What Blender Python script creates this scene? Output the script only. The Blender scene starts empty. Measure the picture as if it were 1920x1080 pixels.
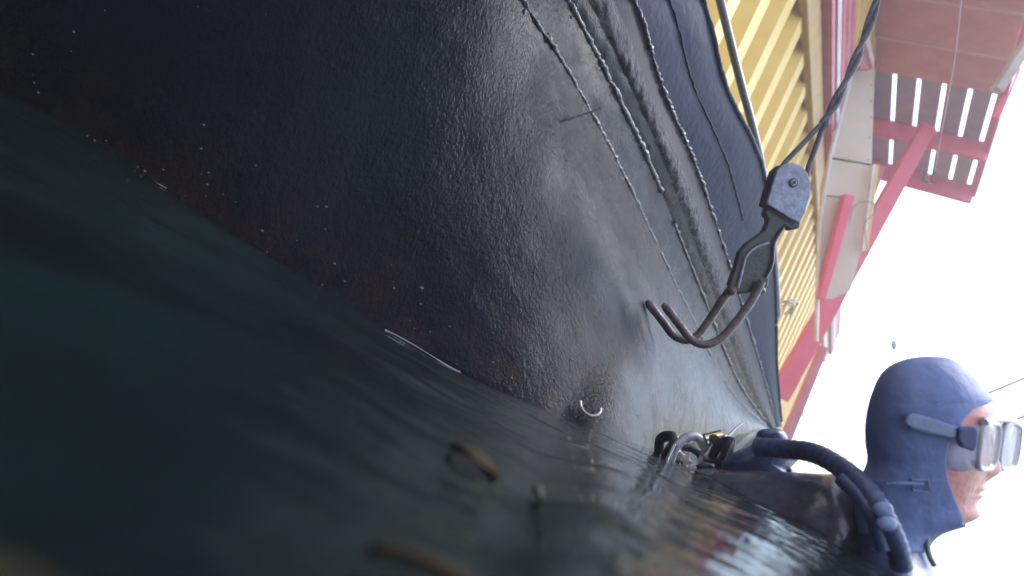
import bpy, math, random
import numpy as np
from mathutils import Vector, Matrix, noise
R = math.radians
random.seed(7)
scene = bpy.context.scene
col = scene.collection

# ------------------------------------------------------------------ camera
F_PX = 1250.0                       # focal length in pixels of a 1920 wide picture
CAM_H = 0.09                        # the camera floats just above the water
ROLL = R(26.0); PITCH = math.atan(95 / F_PX)
fwd = Vector((0, math.cos(PITCH), math.sin(PITCH)))
up0 = Vector((0, -math.sin(PITCH), math.cos(PITCH)))
rt0 = Vector((1, 0, 0))
cr, sr = math.cos(ROLL), math.sin(ROLL)
RT = rt0 * cr + up0 * sr           # picture right
UP = rt0 * -sr + up0 * cr            # picture up
EYE = Vector((0, 0, CAM_H))
cam = bpy.data.cameras.new('camera')
camo = bpy.data.objects.new('camera', cam); col.objects.link(camo)
camo.matrix_world = Matrix.Translation(EYE) @ Matrix((RT, UP, -fwd)).transposed().to_4x4()
cam.sensor_width = 36; cam.lens = F_PX / 1920 * 36
cam.clip_start = 0.01; cam.clip_end = 3000
cam.dof.use_dof = True; cam.dof.focus_distance = 1.6; cam.dof.aperture_fstop = 3.4
scene.camera = camo

# ------------------------------------------------------------------ world, sun, exposure
EXPO = 2.2
SUN_EL, SUN_AZ = R(40), R(58)       # azimuth clockwise from +Y (the view direction)
w = bpy.data.worlds.new('World'); scene.world = w; w.use_nodes = True
nt = w.node_tree; nt.nodes.clear()
sky = nt.nodes.new('ShaderNodeTexSky'); sky.sky_type = 'NISHITA'; sky.sun_disc = False
sky.sun_elevation = SUN_EL; sky.sun_rotation = SUN_AZ; sky.dust_density = .6; sky.air_density = 1.2
cap = nt.nodes.new('ShaderNodeVectorMath'); cap.operation = 'MINIMUM'      # even white overcast veil
CAPV = 7.2 / (0.15 * 2 ** EXPO)
cap.inputs[1].default_value = (CAPV, CAPV, CAPV * 1.01)
bg = nt.nodes.new('ShaderNodeBackground'); bg.inputs['Strength'].default_value = 0.15
out = nt.nodes.new('ShaderNodeOutputWorld')
flo = nt.nodes.new('ShaderNodeVectorMath'); flo.operation = 'MAXIMUM'     # cloud is white down to the horizon
flo.inputs[1].default_value = (CAPV * .21, CAPV * .22, CAPV * .24)
nt.links.new(sky.outputs[0], flo.inputs[0]); nt.links.new(flo.outputs[0], cap.inputs[0]); nt.links.new(cap.outputs[0], bg.inputs['Color'])
nt.links.new(bg.outputs[0], out.inputs['Surface'])
sl = bpy.data.lights.new('sun', 'SUN'); sl.energy = 0.6; sl.angle = R(12); sl.color = (1, .97, .94)
so = bpy.data.objects.new('sun', sl); col.objects.link(so)
sd = Vector((math.sin(SUN_AZ) * math.cos(SUN_EL), math.cos(SUN_AZ) * math.cos(SUN_EL), math.sin(SUN_EL)))
so.rotation_euler = sd.to_track_quat('Z', 'Y').to_euler()
so.location = sd * 20
vs = scene.view_settings
scene.display_settings.display_device = 'sRGB'
vs.view_transform = 'Standard'; vs.look = 'None'; vs.exposure = EXPO; vs.gamma = 1; vs.use_curve_mapping = False
scene.render.engine = 'CYCLES'

# ------------------------------------------------------------------ helpers
def ray(px, py):
    return fwd + RT * ((px - 960) / F_PX) + UP * ((540 - py) / F_PX)
def P(px, py, Y):                   # world point seen at a photo pixel, Y metres in front of the lens
    return EYE + ray(px, py) * Y
def on_z(px, py, z):
    d = ray(px, py); return EYE + d * ((z - CAM_H) / d.z)
def on_wall(px, py, x0, head):      # vertical plane X = x0 + tan(head) * Y
    d = ray(px, py); k = math.tan(head)
    return EYE + d * ((x0 - EYE.x + k * EYE.y) / (d.x - k * d.y))

def tag(o, label=None, cat=None, group=None, kind=None):
    if label: o['label'] = label
    if cat: o['category'] = cat
    if group: o['group'] = group
    if kind: o['kind'] = kind
    return o
def empty(name, loc, label, cat, group=None):
    o = bpy.data.objects.new(name, None); col.objects.link(o); o.location = loc
    o.empty_display_size = .1
    return tag(o, label, cat, group)

class MB:
    def __init__(s): s.v = []; s.f = []
    def add(s, vs_, fs):
        b = len(s.v); s.v += [Vector(x) for x in vs_]; s.f += [tuple(i + b for i in f) for f in fs]; return s
    def grid(s, rows, closed=False):
        nr, nc = len(rows), len(rows[0]); vs_ = [p for r in rows for p in r]; fs = []
        for i in range(nr - 1):
            for j in range(nc if closed else nc - 1):
                k = (j + 1) % nc
                fs.append((i * nc + j, i * nc + k, (i + 1) * nc + k, (i + 1) * nc + j))
        return s.add(vs_, fs)
    def cap(s, ring): return s.add(ring, [tuple(range(len(ring)))])
    def tube(s, pts, rad, n=10, cap=True, twist=0):
        pts = [Vector(p) for p in pts]
        if not hasattr(rad, '__len__'): rad = [rad] * len(pts)
        t0 = (pts[1] - pts[0]).normalized()
        a = t0.orthogonal().normalized(); rows = []
        for i, p in enumerate(pts):
            t = (pts[min(i + 1, len(pts) - 1)] - pts[max(i - 1, 0)]).normalized()
            a = (a - t * a.dot(t)).normalized(); b = t.cross(a)
            rows.append([p + (a * math.cos(2 * math.pi * k / n + twist * i) + b * math.sin(2 * math.pi * k / n + twist * i)) * rad[i] for k in range(n)])
        s.grid(rows, True)
        if cap: s.cap(rows[0][::-1]); s.cap(rows[-1])
        return s
    def hexa(s, q, ofs):            # quad (or polygon) pushed along a vector: a solid plate
        n = len(q); a = [Vector(p) for p in q]; b = [p + Vector(ofs) for p in a]
        s.add(a + b, [tuple(range(n))[::-1], tuple(range(n, 2 * n))] + [(i, (i + 1) % n, n + (i + 1) % n, n + i) for i in range(n)])
        return s
    def beam(s, a, b, wv, tv):      # box from a to b, half vectors wv and tv
        a, b, wv, tv = map(Vector, (a, b, wv, tv))
        vs_ = [p + wv * i + tv * j for p in (a, b) for i, j in ((-1, -1), (1, -1), (1, 1), (-1, 1))]
        return s.add(vs_, [(3, 2, 1, 0), (4, 5, 6, 7), (0, 1, 5, 4), (1, 2, 6, 5), (2, 3, 7, 6), (3, 0, 4, 7)])
    def ball(s, c, r, n=12, m=8, axes=None):
        ax = axes or (Vector((1, 0, 0)), Vector((0, 1, 0)), Vector((0, 0, 1)))
        if not hasattr(r, '__len__'): r = (r, r, r)
        rows = []
        for i in range(m + 1):
            th = math.pi * i / m * .998 + .001
            rows.append([Vector(c) + ax[0] * (math.sin(th) * math.cos(2 * math.pi * k / n) * r[0]) + ax[1] * (math.sin(th) * math.sin(2 * math.pi * k / n) * r[1]) + ax[2] * (math.cos(th) * r[2]) for k in range(n)])
        return s.grid(rows, True)
    def build(s, name, mat, parent=None, smooth=True, bevel=0, sub=0, solid=0):
        me = bpy.data.meshes.new(name); me.from_pydata([tuple(p) for p in s.v], [], s.f); me.validate()
        import bmesh
        bm = bmesh.new(); bm.from_mesh(me)
        bmesh.ops.recalc_face_normals(bm, faces=bm.faces); bm.to_mesh(me); bm.free()
        o = bpy.data.objects.new(name, me); col.objects.link(o); me.materials.append(mat)
        if parent is not None:
            o.parent = parent
            if parent.type == 'EMPTY': bpy_update_parent(o, parent)
        me.polygons.foreach_set('use_smooth', [smooth] * len(me.polygons))
        if solid: m = o.modifiers.new('solid', 'SOLIDIFY'); m.thickness = solid; m.offset = 0
        if bevel:
            m = o.modifiers.new('bevel', 'BEVEL'); m.width = bevel; m.segments = 2; m.limit_method = 'ANGLE'
        if sub: m = o.modifiers.new('sub', 'SUBSURF'); m.levels = sub; m.render_levels = sub
        return o
def bpy_update_parent(o, parent):   # meshes are written in world coordinates
    o.matrix_parent_inverse = Matrix.Translation(-parent.location)
def catmull(pts, n):
    pts = [np.array(p, float) for p in pts]; m = len(pts); outp = []
    for k in range(n):
        t = k / (n - 1) * (m - 1); i = min(int(t), m - 2); f = t - i
        p0, p1, p2, p3 = pts[max(i - 1, 0)], pts[i], pts[i + 1], pts[min(i + 2, m - 1)]
        outp.append(.5 * ((2 * p1) + (-p0 + p2) * f + (2 * p0 - 5 * p1 + 4 * p2 - p3) * f ** 2 + (-p0 + 3 * p1 - 3 * p2 + p3) * f ** 3))
    return outp
def pxpath(pts, n):                 # smooth path through (px, py, Y) points
    return [P(*q) for q in catmull(pts, n)]

# ------------------------------------------------------------------ materials
def mat(name, base, rough=.5, metal=0, spec=.5, var=None, vscale=3, bump=0, bscale=30, bdet=6, coat=0, trans=0, ior=1.45, stretch=None, sss=0):
    m = bpy.data.materials.new(name); m.use_nodes = True; n = m.node_tree.nodes; l = m.node_tree.links
    b = n['Principled BSDF']; b.inputs['Base Color'].default_value = (*base, 1)
    b.inputs['Roughness'].default_value = rough; b.inputs['Metallic'].default_value = metal
    b.inputs['Specular IOR Level'].default_value = spec; b.inputs['IOR'].default_value = ior
    b.inputs['Coat Weight'].default_value = coat; b.inputs['Transmission Weight'].default_value = trans
    if sss:
        b.inputs['Subsurface Weight'].default_value = sss; b.inputs['Subsurface Scale'].default_value = .01
        b.inputs['Subsurface Radius'].default_value = (1, .35, .2)
    tc = n.new('ShaderNodeTexCoord'); src = tc.outputs['Object']
    if stretch:
        mp = n.new('ShaderNodeMapping'); mp.inputs['Scale'].default_value = stretch; l.new(src, mp.inputs[0]); src = mp.outputs[0]
    if var:
        t = n.new('ShaderNodeTexNoise'); t.inputs['Scale'].default_value = vscale; t.inputs['Detail'].default_value = 8; t.inputs['Roughness'].default_value = .65
        l.new(src, t.inputs['Vector'])
        rp = n.new('ShaderNodeValToRGB'); rp.color_ramp.elements[0].position = .38; rp.color_ramp.elements[1].position = .66
        rp.color_ramp.elements[0].color = (*base, 1); rp.color_ramp.elements[1].color = (*var, 1)
        l.new(t.outputs[0], rp.inputs[0]); l.new(rp.outputs[0], b.inputs['Base Color'])
    if bump:
        t2 = n.new('ShaderNodeTexNoise'); t2.inputs['Scale'].default_value = bscale; t2.inputs['Detail'].default_value = bdet
        l.new(src, t2.inputs['Vector'])
        bp = n.new('ShaderNodeBump'); bp.inputs['Strength'].default_value = 1; bp.inputs['Distance'].default_value = bump
        l.new(t2.outputs[0], bp.inputs['Height']); l.new(bp.outputs[0], b.inputs['Normal'])
    return m

def hull_paint():
    m = bpy.data.materials.new('hull_paint'); m.use_nodes = True; n = m.node_tree.nodes; l = m.node_tree.links
    b = n['Principled BSDF']; b.inputs['Roughness'].default_value = .36; b.inputs['Specular IOR Level'].default_value = .045; b.inputs['Specular Tint'].default_value = (.66, .77, 1, 1)
    tc = n.new('ShaderNodeTexCoord')
    def nz(scale, det=8, rough=.6, mp=None):
        t = n.new('ShaderNodeTexNoise'); t.inputs['Scale'].default_value = scale; t.inputs['Detail'].default_value = det; t.inputs['Roughness'].default_value = rough
        if mp:
            q = n.new('ShaderNodeMapping'); q.inputs['Scale'].default_value = mp; l.new(tc.outputs['Object'], q.inputs[0]); l.new(q.outputs[0], t.inputs['Vector'])
        else: l.new(tc.outputs['Object'], t.inputs['Vector'])
        return t
    def ramp(src, a, b_, ca=(0, 0, 0, 1), cb=(1, 1, 1, 1)):
        r = n.new('ShaderNodeValToRGB'); r.color_ramp.elements[0].position = a; r.color_ramp.elements[1].position = b_
        r.color_ramp.elements[0].color = ca; r.color_ramp.elements[1].color = cb; l.new(src, r.inputs[0]); return r
    def mth(op, a, b_=None):
        q = n.new('ShaderNodeMath'); q.operation = op
        for i, x in enumerate((a, b_)):
            if x is None: continue
            if isinstance(x, (int, float)): q.inputs[i].default_value = x
            else: l.new(x, q.inputs[i])
        return q.outputs[0]
    big = nz(2.2); rp = ramp(big.outputs[0], .35, .7, (.006, .006, .007, 1), (.011, .0125, .016, 1))
    # rust and growth in a belt above the water line
    sep = n.new('ShaderNodeSeparateXYZ'); l.new(tc.outputs['Object'], sep.inputs[0])
    zz = mth('ADD', sep.outputs['Z'], mth('MULTIPLY', mth('SUBTRACT', nz(5).outputs[0], .5), .35))
    belt = ramp(zz, .05, .27, (1, 1, 1, 1), (0, 0, 0, 1))
    ru = ramp(nz(7, 10, .7).outputs[0], .40, .62)
    k = mth('MULTIPLY', belt.outputs[0], ru.outputs[0]); k = mth('MULTIPLY', k, .8)
    mx = n.new('ShaderNodeMix'); mx.data_type = 'RGBA'; l.new(k, mx.inputs[0]); l.new(rp.outputs[0], mx.inputs[6]); mx.inputs[7].default_value = (.034, .016, .013, 1)
    # pale grit
    grit = ramp(nz(85, 3, .5).outputs[0], .74, .79); g2 = ramp(nz(6, 6).outputs[0], .5, .66)
    gm = mth('MULTIPLY', grit.outputs[0], g2.outputs[0])
    mx2 = n.new('ShaderNodeMix'); mx2.data_type = 'RGBA'; l.new(gm, mx2.inputs[0]); l.new(mx.outputs[2], mx2.inputs[6]); mx2.inputs[7].default_value = (.30, .28, .25, 1)
    l.new(mx2.outputs[2], b.inputs['Base Color'])
    rr = ramp(nz(9, 8).outputs[0], .3, .7, (.16, .16, .16, 1), (.36, .36, .36, 1)); l.new(rr.outputs[0], b.inputs['Roughness'])
    # brushed thick paint: pimples plus streaks
    h1 = nz(95, 5, .6, (1, 1, .6)); h2 = nz(14, 5, .6); h3 = nz(210, 3, .6, (1, 1, .5))
    msk = ramp(nz(3.1, 4).outputs[0], .38, .62, (.25, .25, .25, 1), (1, 1, 1, 1))
    hh = mth('ADD', mth('MULTIPLY', mth('MULTIPLY', h1.outputs[0], msk.outputs[0]), 1.0), mth('ADD', mth('MULTIPLY', h2.outputs[0], .5), mth('MULTIPLY', h3.outputs[0], .3)))
    bp = n.new('ShaderNodeBump'); bp.inputs['Strength'].default_value = 1; bp.inputs['Distance'].default_value = .0055
    l.new(hh, bp.inputs['Height']); l.new(bp.outputs[0], b.inputs['Normal'])
    return m

M = {}
M['hull'] = hull_paint()
M['weld'] = mat('weld_bead', (.014, .016, .024), .34, spec=.3, var=(.05, .053, .066), vscale=40, bump=.006, bscale=70)
M['strake'] = mat('rough_strake', (.03, .03, .038), .65, spec=.08, var=(.10, .092, .09), vscale=22, bump=.012, bscale=48)
M['plate'] = mat('bulwark_plate', (.014, .022, .055), .6, spec=.09, var=(.022, .028, .055), vscale=5, bump=.003, bscale=30)
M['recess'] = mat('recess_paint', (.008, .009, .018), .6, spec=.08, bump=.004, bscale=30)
M['dirty'] = mat('dirty_plate', (.04, .04, .048), .6, spec=.12, var=(.10, .095, .10), vscale=9, bump=.02, bscale=26, stretch=(1, 1, 3))
M['yellow'] = mat('yellow_steel', (.76, .50, .09), .45, var=(.80, .55, .12), vscale=2, bump=.002, bscale=6)
M['yellow_rail'] = mat('yellow_rail', (.56, .34, .08), .5, var=(.42, .26, .09), vscale=5)
M['red'] = mat('red_paint', (.82, .10, .17), .5, var=(.85, .14, .21), vscale=3)
M['pink'] = mat('faded_red_cladding', (.66, .15, .19), .5, var=(.68, .27, .3), vscale=2)
M['white'] = mat('white_trim', (.78, .72, .70), .5, var=(.62, .52, .48), vscale=4)
M['cream'] = mat('cream_panel', (.64, .50, .38), .6, var=(.72, .58, .47), vscale=1.2)
M['seam'] = mat('panel_seam', (.10, .06, .05), .8)
M['wood'] = mat('stained_plank', (.82, .29, .24), .6, var=(.86, .42, .36), vscale=2.5, bump=.004, bscale=20, stretch=(1.0, 1.0, 1.0))
M['batten'] = mat('plank_joint', (.80, .55, .45), .6)
M['slat'] = mat('deck_board', (.46, .33, .47), .6, var=(.55, .41, .56), vscale=3)  # the purple of the veil glare is mixed into the board colour
M['steel'] = mat('galvanised_pipe', (.16, .15, .16), .4, metal=.3, var=(.22, .20, .19), vscale=12)
M['rope'] = mat('dark_rope', (.075, .07, .09), .75, var=(.15, .14, .17), vscale=60, bump=.004, bscale=220)
M['block'] = mat('block_shell', (.38, .40, .53), .42, metal=0, var=(.22, .22, .28), vscale=45, bump=.0015, bscale=120)
M['iron'] = mat('black_iron', (.022, .022, .03), .33, var=(.05, .04, .045), vscale=30, bump=.002, bscale=90)
M['rusty'] = mat('rusty_iron', (.035, .026, .032), .34, var=(.15, .085, .07), vscale=28, bump=.003, bscale=90)
M['chrome'] = mat('chrome', (.75, .74, .76), .12, metal=1)
M['rubber'] = mat('rubber', (.018, .02, .032), .35, bump=.001, bscale=60)
M['neo'] = mat('veil_blue_hood', (.125, .165, .33), .62, var=(.16, .20, .38), vscale=14, bump=.003, bscale=45, bdet=10, spec=.35)  # dark neoprene; the blue cast of the lens veil is put into its colour
M['neo_dark'] = mat('neoprene_suit', (.035, .05, .12), .4, var=(.055, .075, .17), vscale=14, bump=.001, bscale=120)  # tinted blue after the same lens veil, only darker
M['skin'] = mat('skin', (.58, .20, .17), .42, var=(.64, .27, .23), vscale=30, bump=.0012, bscale=120, sss=.15)
M['lip'] = mat('lip_skin', (.45, .16, .16), .4)
M['cyl'] = mat('wet_cylinder_paint', (.12, .12, .18), .25, var=(.05, .04, .06), vscale=8, bump=.0025, bscale=70, coat=.6)
M['silicone'] = mat('clear_silicone', (.62, .60, .66), .25, trans=.55, ior=1.15)
M['frame'] = mat('mask_frame', (.62, .60, .66), .22, trans=.3, ior=1.3)
M['strap'] = mat('mask_strap', (.12, .155, .29), .25, var=(.18, .22, .36), vscale=50)
M['buckle'] = mat('dark_buckle', (.05, .07, .17), .4)
M['leaf_brown'] = mat('brown_leaf', (.04, .026, .014), .7, spec=.1, var=(.028, .02, .012), vscale=30)
M['leaf_yellow'] = mat('yellow_leaf', (.06, .06, .02), .6, var=(.05, .04, .015), vscale=30)
M['plastic'] = mat('plastic_scrap', (.62, .56, .45), .4, var=(.7, .6, .4), vscale=20)
M['hookw'] = mat('pale_wire', (.38, .33, .30), .3, metal=.4)

def clear_mix(name, colr, k, rough):
    m = bpy.data.materials.new(name); m.use_nodes = True; n = m.node_tree.nodes; l = m.node_tree.links
    b = n['Principled BSDF']; b.inputs['Base Color'].default_value = (*colr, 1); b.inputs['Roughness'].default_value = rough
    t = n.new('ShaderNodeBsdfTransparent'); mx = n.new('ShaderNodeMixShader'); mx.inputs[0].default_value = k
    l.new(t.outputs[0], mx.inputs[1]); l.new(b.outputs[0], mx.inputs[2]); l.new(mx.outputs[0], n['Material Output'].inputs['Surface'])
    return m
M['silicone'] = clear_mix('clear_silicone', (.40, .42, .58), .5, .25)
M['glass'] = clear_mix('mask_glass', (.8, .8, .85), .28, .05)


def water_mat():
    m = bpy.data.materials.new('harbour_water'); m.use_nodes = True; n = m.node_tree.nodes; l = m.node_tree.links
    b = n['Principled BSDF']; b.inputs['Roughness'].default_value = .035; b.inputs['IOR'].default_value = 1.33
    b.inputs['Base Color'].default_value = (.012, .052, .042, 1)
    tc = n.new('ShaderNodeTexCoord')
    t = n.new('ShaderNodeTexNoise'); t.inputs['Scale'].default_value = 3.5; t.inputs['Detail'].default_value = 5; l.new(tc.outputs['Object'], t.inputs['Vector'])
    rp = n.new('ShaderNodeValToRGB'); rp.color_ramp.elements[0].position = .35; rp.color_ramp.elements[1].position = .68
    rp.color_ramp.elements[0].color = (.0045, .006, .0065, 1); rp.color_ramp.elements[1].color = (.0065, .0175, .0145, 1)
    l.new(t.outputs[0], rp.inputs[0]); l.new(rp.outputs[0], b.inputs['Base Color'])
    mp = n.new('ShaderNodeMapping'); mp.inputs['Rotation'].default_value = (0, 0, R(-30)); mp.inputs['Scale'].default_value = (1, 2.2, 1)
    l.new(tc.outputs['Object'], mp.inputs[0])
    a = n.new('ShaderNodeTexNoise'); a.inputs['Scale'].default_value = 11; a.inputs['Detail'].default_value = 4; a.inputs['Roughness'].default_value = .45
    l.new(mp.outputs[0], a.inputs['Vector'])
    bp = n.new('ShaderNodeBump'); bp.inputs['Distance'].default_value = .011; bp.inputs['Strength'].default_value = .8
    l.new(a.outputs[0], bp.inputs['Height']); l.new(bp.outputs[0], b.inputs['Normal'])
    return m
M['water'] = water_mat()

# ------------------------------------------------------------------ water: one sheet, fine near the lens, out to the horizon
def axis(a, lim, fine, n0, g):
    v = [0.0]; st = fine
    while v[-1] < lim:
        if len(v) > n0: st *= g
        v.append(v[-1] + st)
    return np.array(v)
xp = axis(0, 90, .010, 150, 1.045); xs = np.concatenate([-xp[::-1][:-1], xp])
yp = axis(0, 110, .010, 170, 1.04); yn = axis(0, 30, .02, 30, 1.12); ys = np.concatenate([-yn[::-1][:-1], yp])
def smooth(a, b, x):
    t = np.clip((x - a) / (b - a), 0, 1); return t * t * (3 - 2 * t)
def water_z(X, Y):
    r = np.hypot(X, Y); az = np.degrees(np.arctan2(X, Y))
    far = np.exp(-r / 14)
    z = np.zeros_like(X)
    # the surge piled up against the hull on the left
    z += .095 * smooth(.05, -.95, X) * smooth(.15, 1.0, Y) * np.exp(-np.maximum(r - 2, 0) / 3)
    # crest rolling past on the right
    amp = np.interp(az, [10, 20, 26, 32, 37, 45, 60, 90], [.006, .014, .028, .036, .042, .042, .03, 0])
    z += amp * smooth(.12, 1.0, r) * np.exp(-np.maximum(r - 1.1, 0) / 1.2)
    z -= .09 * (X - .40) * np.exp(-((r - .6) / .38) ** 2) * smooth(8, 16, az) * smooth(75, 50, az)
    # small waves
    rs = np.random.RandomState(4)
    for k in range(26):
        lam = .10 * 1.17 ** k * .6; a = .0032 * lam ** .9
        th = R(-60 + rs.randn() * 38); ph = rs.rand() * 6.28
        if lam > 1.5: a *= .5
        z += a * np.sin(2 * np.pi / lam * (X * math.cos(th) + Y * math.sin(th)) + ph) * np.exp(-r / (25 * lam + 1)) * (1 if lam < 2 else np.exp(-r / 30))
    z -= .012 * np.exp(-(r / .18) ** 2)
    return z
GX, GY = np.meshgrid(xs, ys); GZ = water_z(GX, GY)
ny, nx = GX.shape
me = bpy.data.meshes.new('water')
co = np.stack([GX.ravel(), GY.ravel(), GZ.ravel()], 1)
idx = np.arange(ny * nx).reshape(ny, nx)
fc = np.stack([idx[:-1, :-1].ravel(), idx[:-1, 1:].ravel(), idx[1:, 1:].ravel(), idx[1:, :-1].ravel()], 1)
me.vertices.add(len(co)); me.vertices.foreach_set('co', co.ravel())
me.loops.add(fc.size); me.loops.foreach_set('vertex_index', fc.ravel())
me.polygons.add(len(fc)); me.polygons.foreach_set('loop_start', np.arange(0, fc.size, 4)); me.polygons.foreach_set('loop_total', np.full(len(fc), 4))
me.polygons.foreach_set('use_smooth', np.ones(len(fc), bool)); me.update(); me.validate()
wat = bpy.data.objects.new('water', me); col.objects.link(wat); me.materials.append(M['water']); wat['kind'] = 'structure'
def wz(x, y): return float(water_z(np.array([x]), np.array([y]))[0])

# ------------------------------------------------------------------ the boat hull
#        water line          weld1          weld2         strakeL       strakeR       edge          seam          top
ST = [
 [(-500,-110,1.25),(480,-950,1.15),(590,-950),(640,-950),(680,-950),(740,-950),(840,-950),(920,-950,1.7)],
 [(-200,60,1.2),  (600,-700,1.2),(705,-700),(752,-700),(795,-700),(850,-700),(940,-700),(1010,-700,1.8)],
 [(0,180,1.18),   (740,-420,1.25),(840,-420),(885,-420),(930,-420),(980,-420),(1055,-420),(1125,-420,1.92)],
 [(300,362,1.17), (860,-200,1.35),(950,-200),(992,-200),(1035,-200),(1080,-200),(1150,-200),(1215,-200,2.1)],
 [(580,531,1.2),  (980,0,1.5),(1065,0),(1105,0),(1150,0),(1190,0),(1255,0),(1317,0,2.3)],
 [(870,702,1.25), (1080,160,1.8),(1148,160),(1182,158),(1215,160),(1243,165),(1302,163),(1362,165,2.65)],
 [(1040,790,1.3), (1180,350,2.3),(1230,335),(1258,336),(1286,335),(1312,330),(1372,330),(1432,325,3.3)],
 [(1180,849,1.45),(1280,560,3.2),(1316,548),(1336,545),(1362,540),(1379,532),(1416,525),(1453,520,4.3)],
 [(1315,826,2.9), (1372,735,4.7),(1388,722),(1400,716),(1417,708),(1430,700),(1442,695),(1457,690,5.6)],
 [(1442,806,5.7), (1444,805,5.9),(1447,804),(1449,804),(1452,803),(1456,802),(1460,801),(1466,800,6.5)],
]
NS = 420
bc = lambda k: catmull([P(*(s[k] if len(s[k]) == 3 else (*s[k], rowY(s, k)))) for s in ST], NS)
def rowY(s, k):
    a, b = s[1][2], s[7][2]; f = (s[k][0] - s[1][0]) / max(1e-6, (s[7][0] - s[1][0]))
    off = {3: 0.985, 4: 0.985, 5: 1.012}.get(k, 1.0)
    return (a + (b - a) * f) * off
curves = [[Vector(p) for p in bc(k)] for k in range(8)]
boat = empty('boat', curves[0][200].copy() * 1.0, 'big black steel boat hull with bumpy weld lines, wet and rust stained at the waterline', 'boat')
boat.location = (curves[0][200].x, curves[0][200].y, 0)
side = []
under = [p + Vector((-.10, .14, -.35)) for p in curves[0]]
side.append(under)
NR = 90
for i in range(NR + 1):
    f = i / NR
    row = []
    for j in range(NS):
        a, b = curves[0][j], curves[1][j]
        p = a.lerp(b, f)
        p = p + Vector((.35, -.5, .1)).normalized() * (.05 * math.sin(math.pi * f)) * min(1, (a - b).length)
        nz_ = noise.noise(p * 4) * .006 + noise.noise(p * 14) * .0025
        row.append(p + Vector((.3, -.9, .1)) * nz_ * (1 if 0 < f < 1 else 0))
    side.append(row)
mb = MB().grid(side); mb.build('hull_side', M['hull'], boat)
def band(a, b, n, bulge, name, m, ns=0.0, freq=20):
    rows = []
    for i in range(n + 1):
        f = i / n; row = []
        for j in range(NS):
            p = a[j].lerp(b[j], f); d = (p - EYE).normalized()
            h = bulge * math.sin(math.pi * f) + ns * noise.noise(p * freq) * (math.sin(math.pi * f) if n > 3 else 1)
            row.append(p - d * h)
        rows.append(row)
    return MB().grid(rows).build(name, m, boat)
band(curves[1], curves[2], 12, .0, 'sheer_plate', M['hull'], .012, 16)
band(curves[2], curves[3], 6, .008, 'upper_plate', M['hull'], .01, 18)
band(curves[3], curves[4], 10, .03, 'rubbing_strake', M['strake'], .02, 26)
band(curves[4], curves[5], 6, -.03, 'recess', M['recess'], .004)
band(curves[5], curves[6], 6, .004, 'bulwark_plate', M['plate'], .004, 6)
band(curves[6], curves[7], 6, .010, 'bulwark_plate', M['plate'], .004, 6)
# deck and inner side so that the hull is a closed body
deck = [curves[7], [p + Vector((-.03, .02, .0)) for p in curves[7]], [p + Vector((-.04, .03, -.15)) for p in curves[7]], [p + Vector((-.62, .35, -.17)) for p in curves[7]]]
deck.append([Vector((p.x, p.y, -.4)) for p in deck[-1]])
MB().grid(deck).build('deck', M['plate'], boat)
# thin weld and edge beads with drips
def bead(c, r0, r1, a, b, name, m, jit=.5, drips=0, off=.004):
    pts = []; rad = []
    for j in range(a, b):
        p = c[j]; d = (p - EYE).normalized()
        q = p - d * off + Vector((noise.noise(p * 23), noise.noise(p * 23 + Vector((5, 5, 5))), noise.noise(p * 31))) * .004
        pts.append(q); g = (j - a) / (b - a)
        rad.append((r0 + (r1 - r0) * g) * (1 + jit * noise.noise(p * 55) * 1.6 + jit * .8 * noise.noise(p * 120)))
    mb = MB().tube(pts, [max(x, .0015) for x in rad], 8)
    for k in range(drips):
        j = random.randrange(a, b); p = c[j]; d = (p - EYE).normalized()
        s = random.uniform(.3, 1); L = random.uniform(.01, .035)
        q = p - d * off + (curves[1][j] - curves[2][j]).normalized() * random.uniform(-.02, .05)
        mb.ball(q, (.005 * s, .003 * s, .004 * s + L * .12), 7, 5)
    return mb.build(name, m, boat)
bead(curves[1], .005, .009, 40, 410, 'weld_seam', M['weld'], drips=60, off=.001)
bead(curves[2], .0055, .010, 40, 285, 'weld_seam', M['weld'], drips=60, off=.001)
bead(curves[2], .007, .012, 297, 405, 'weld_seam', M['weld'], drips=10, off=.001)
bead(curves[5], .004, .009, 40, 405, 'edge_bead', M['weld'], jit=.9)
bead(curves[6], .003, .004, 40, 300, 'plate_seam', M['plate'], jit=.2)
bead(curves[7], .008, .014, 40, 412, 'top_rim', M['plate'], jit=.1, off=0)
# short cross welds
for a, b in (((1110, 205), (985, 240)), ((1425, 795), (1335, 860))):
    if a[0] < 1300:
        pts = pxpath([(a[0], a[1], 1.78), ((a[0] + b[0]) / 2, (a[1] + b[1]) / 2 + 3, 1.68), (b[0], b[1], 1.6)], 30)
        MB().tube([p + Vector((.02, -.03, 0)) for p in pts], .003, 6).build('weld_seam', M['hull'], boat)
# lower dirty plate beyond the rising edge
rows = []
topc = catmull([(1120, 838, 2.6), (1200, 842, 3.2), (1320, 822, 4.4), (1442, 802, 6.3)], 40)
botc = catmull([(1120, 905, 2.6), (1200, 905, 3.2), (1320, 905, 4.4), (1452, 905, 6.3)], 40)
for i in range(13):
    f = i / 12; rows.append([P(*(t * (1 - f) + b * f)) for t, b in zip(topc, botc)])
MB().grid(rows).build('lower_plate', M['dirty'], boat, solid=.02)
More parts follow.
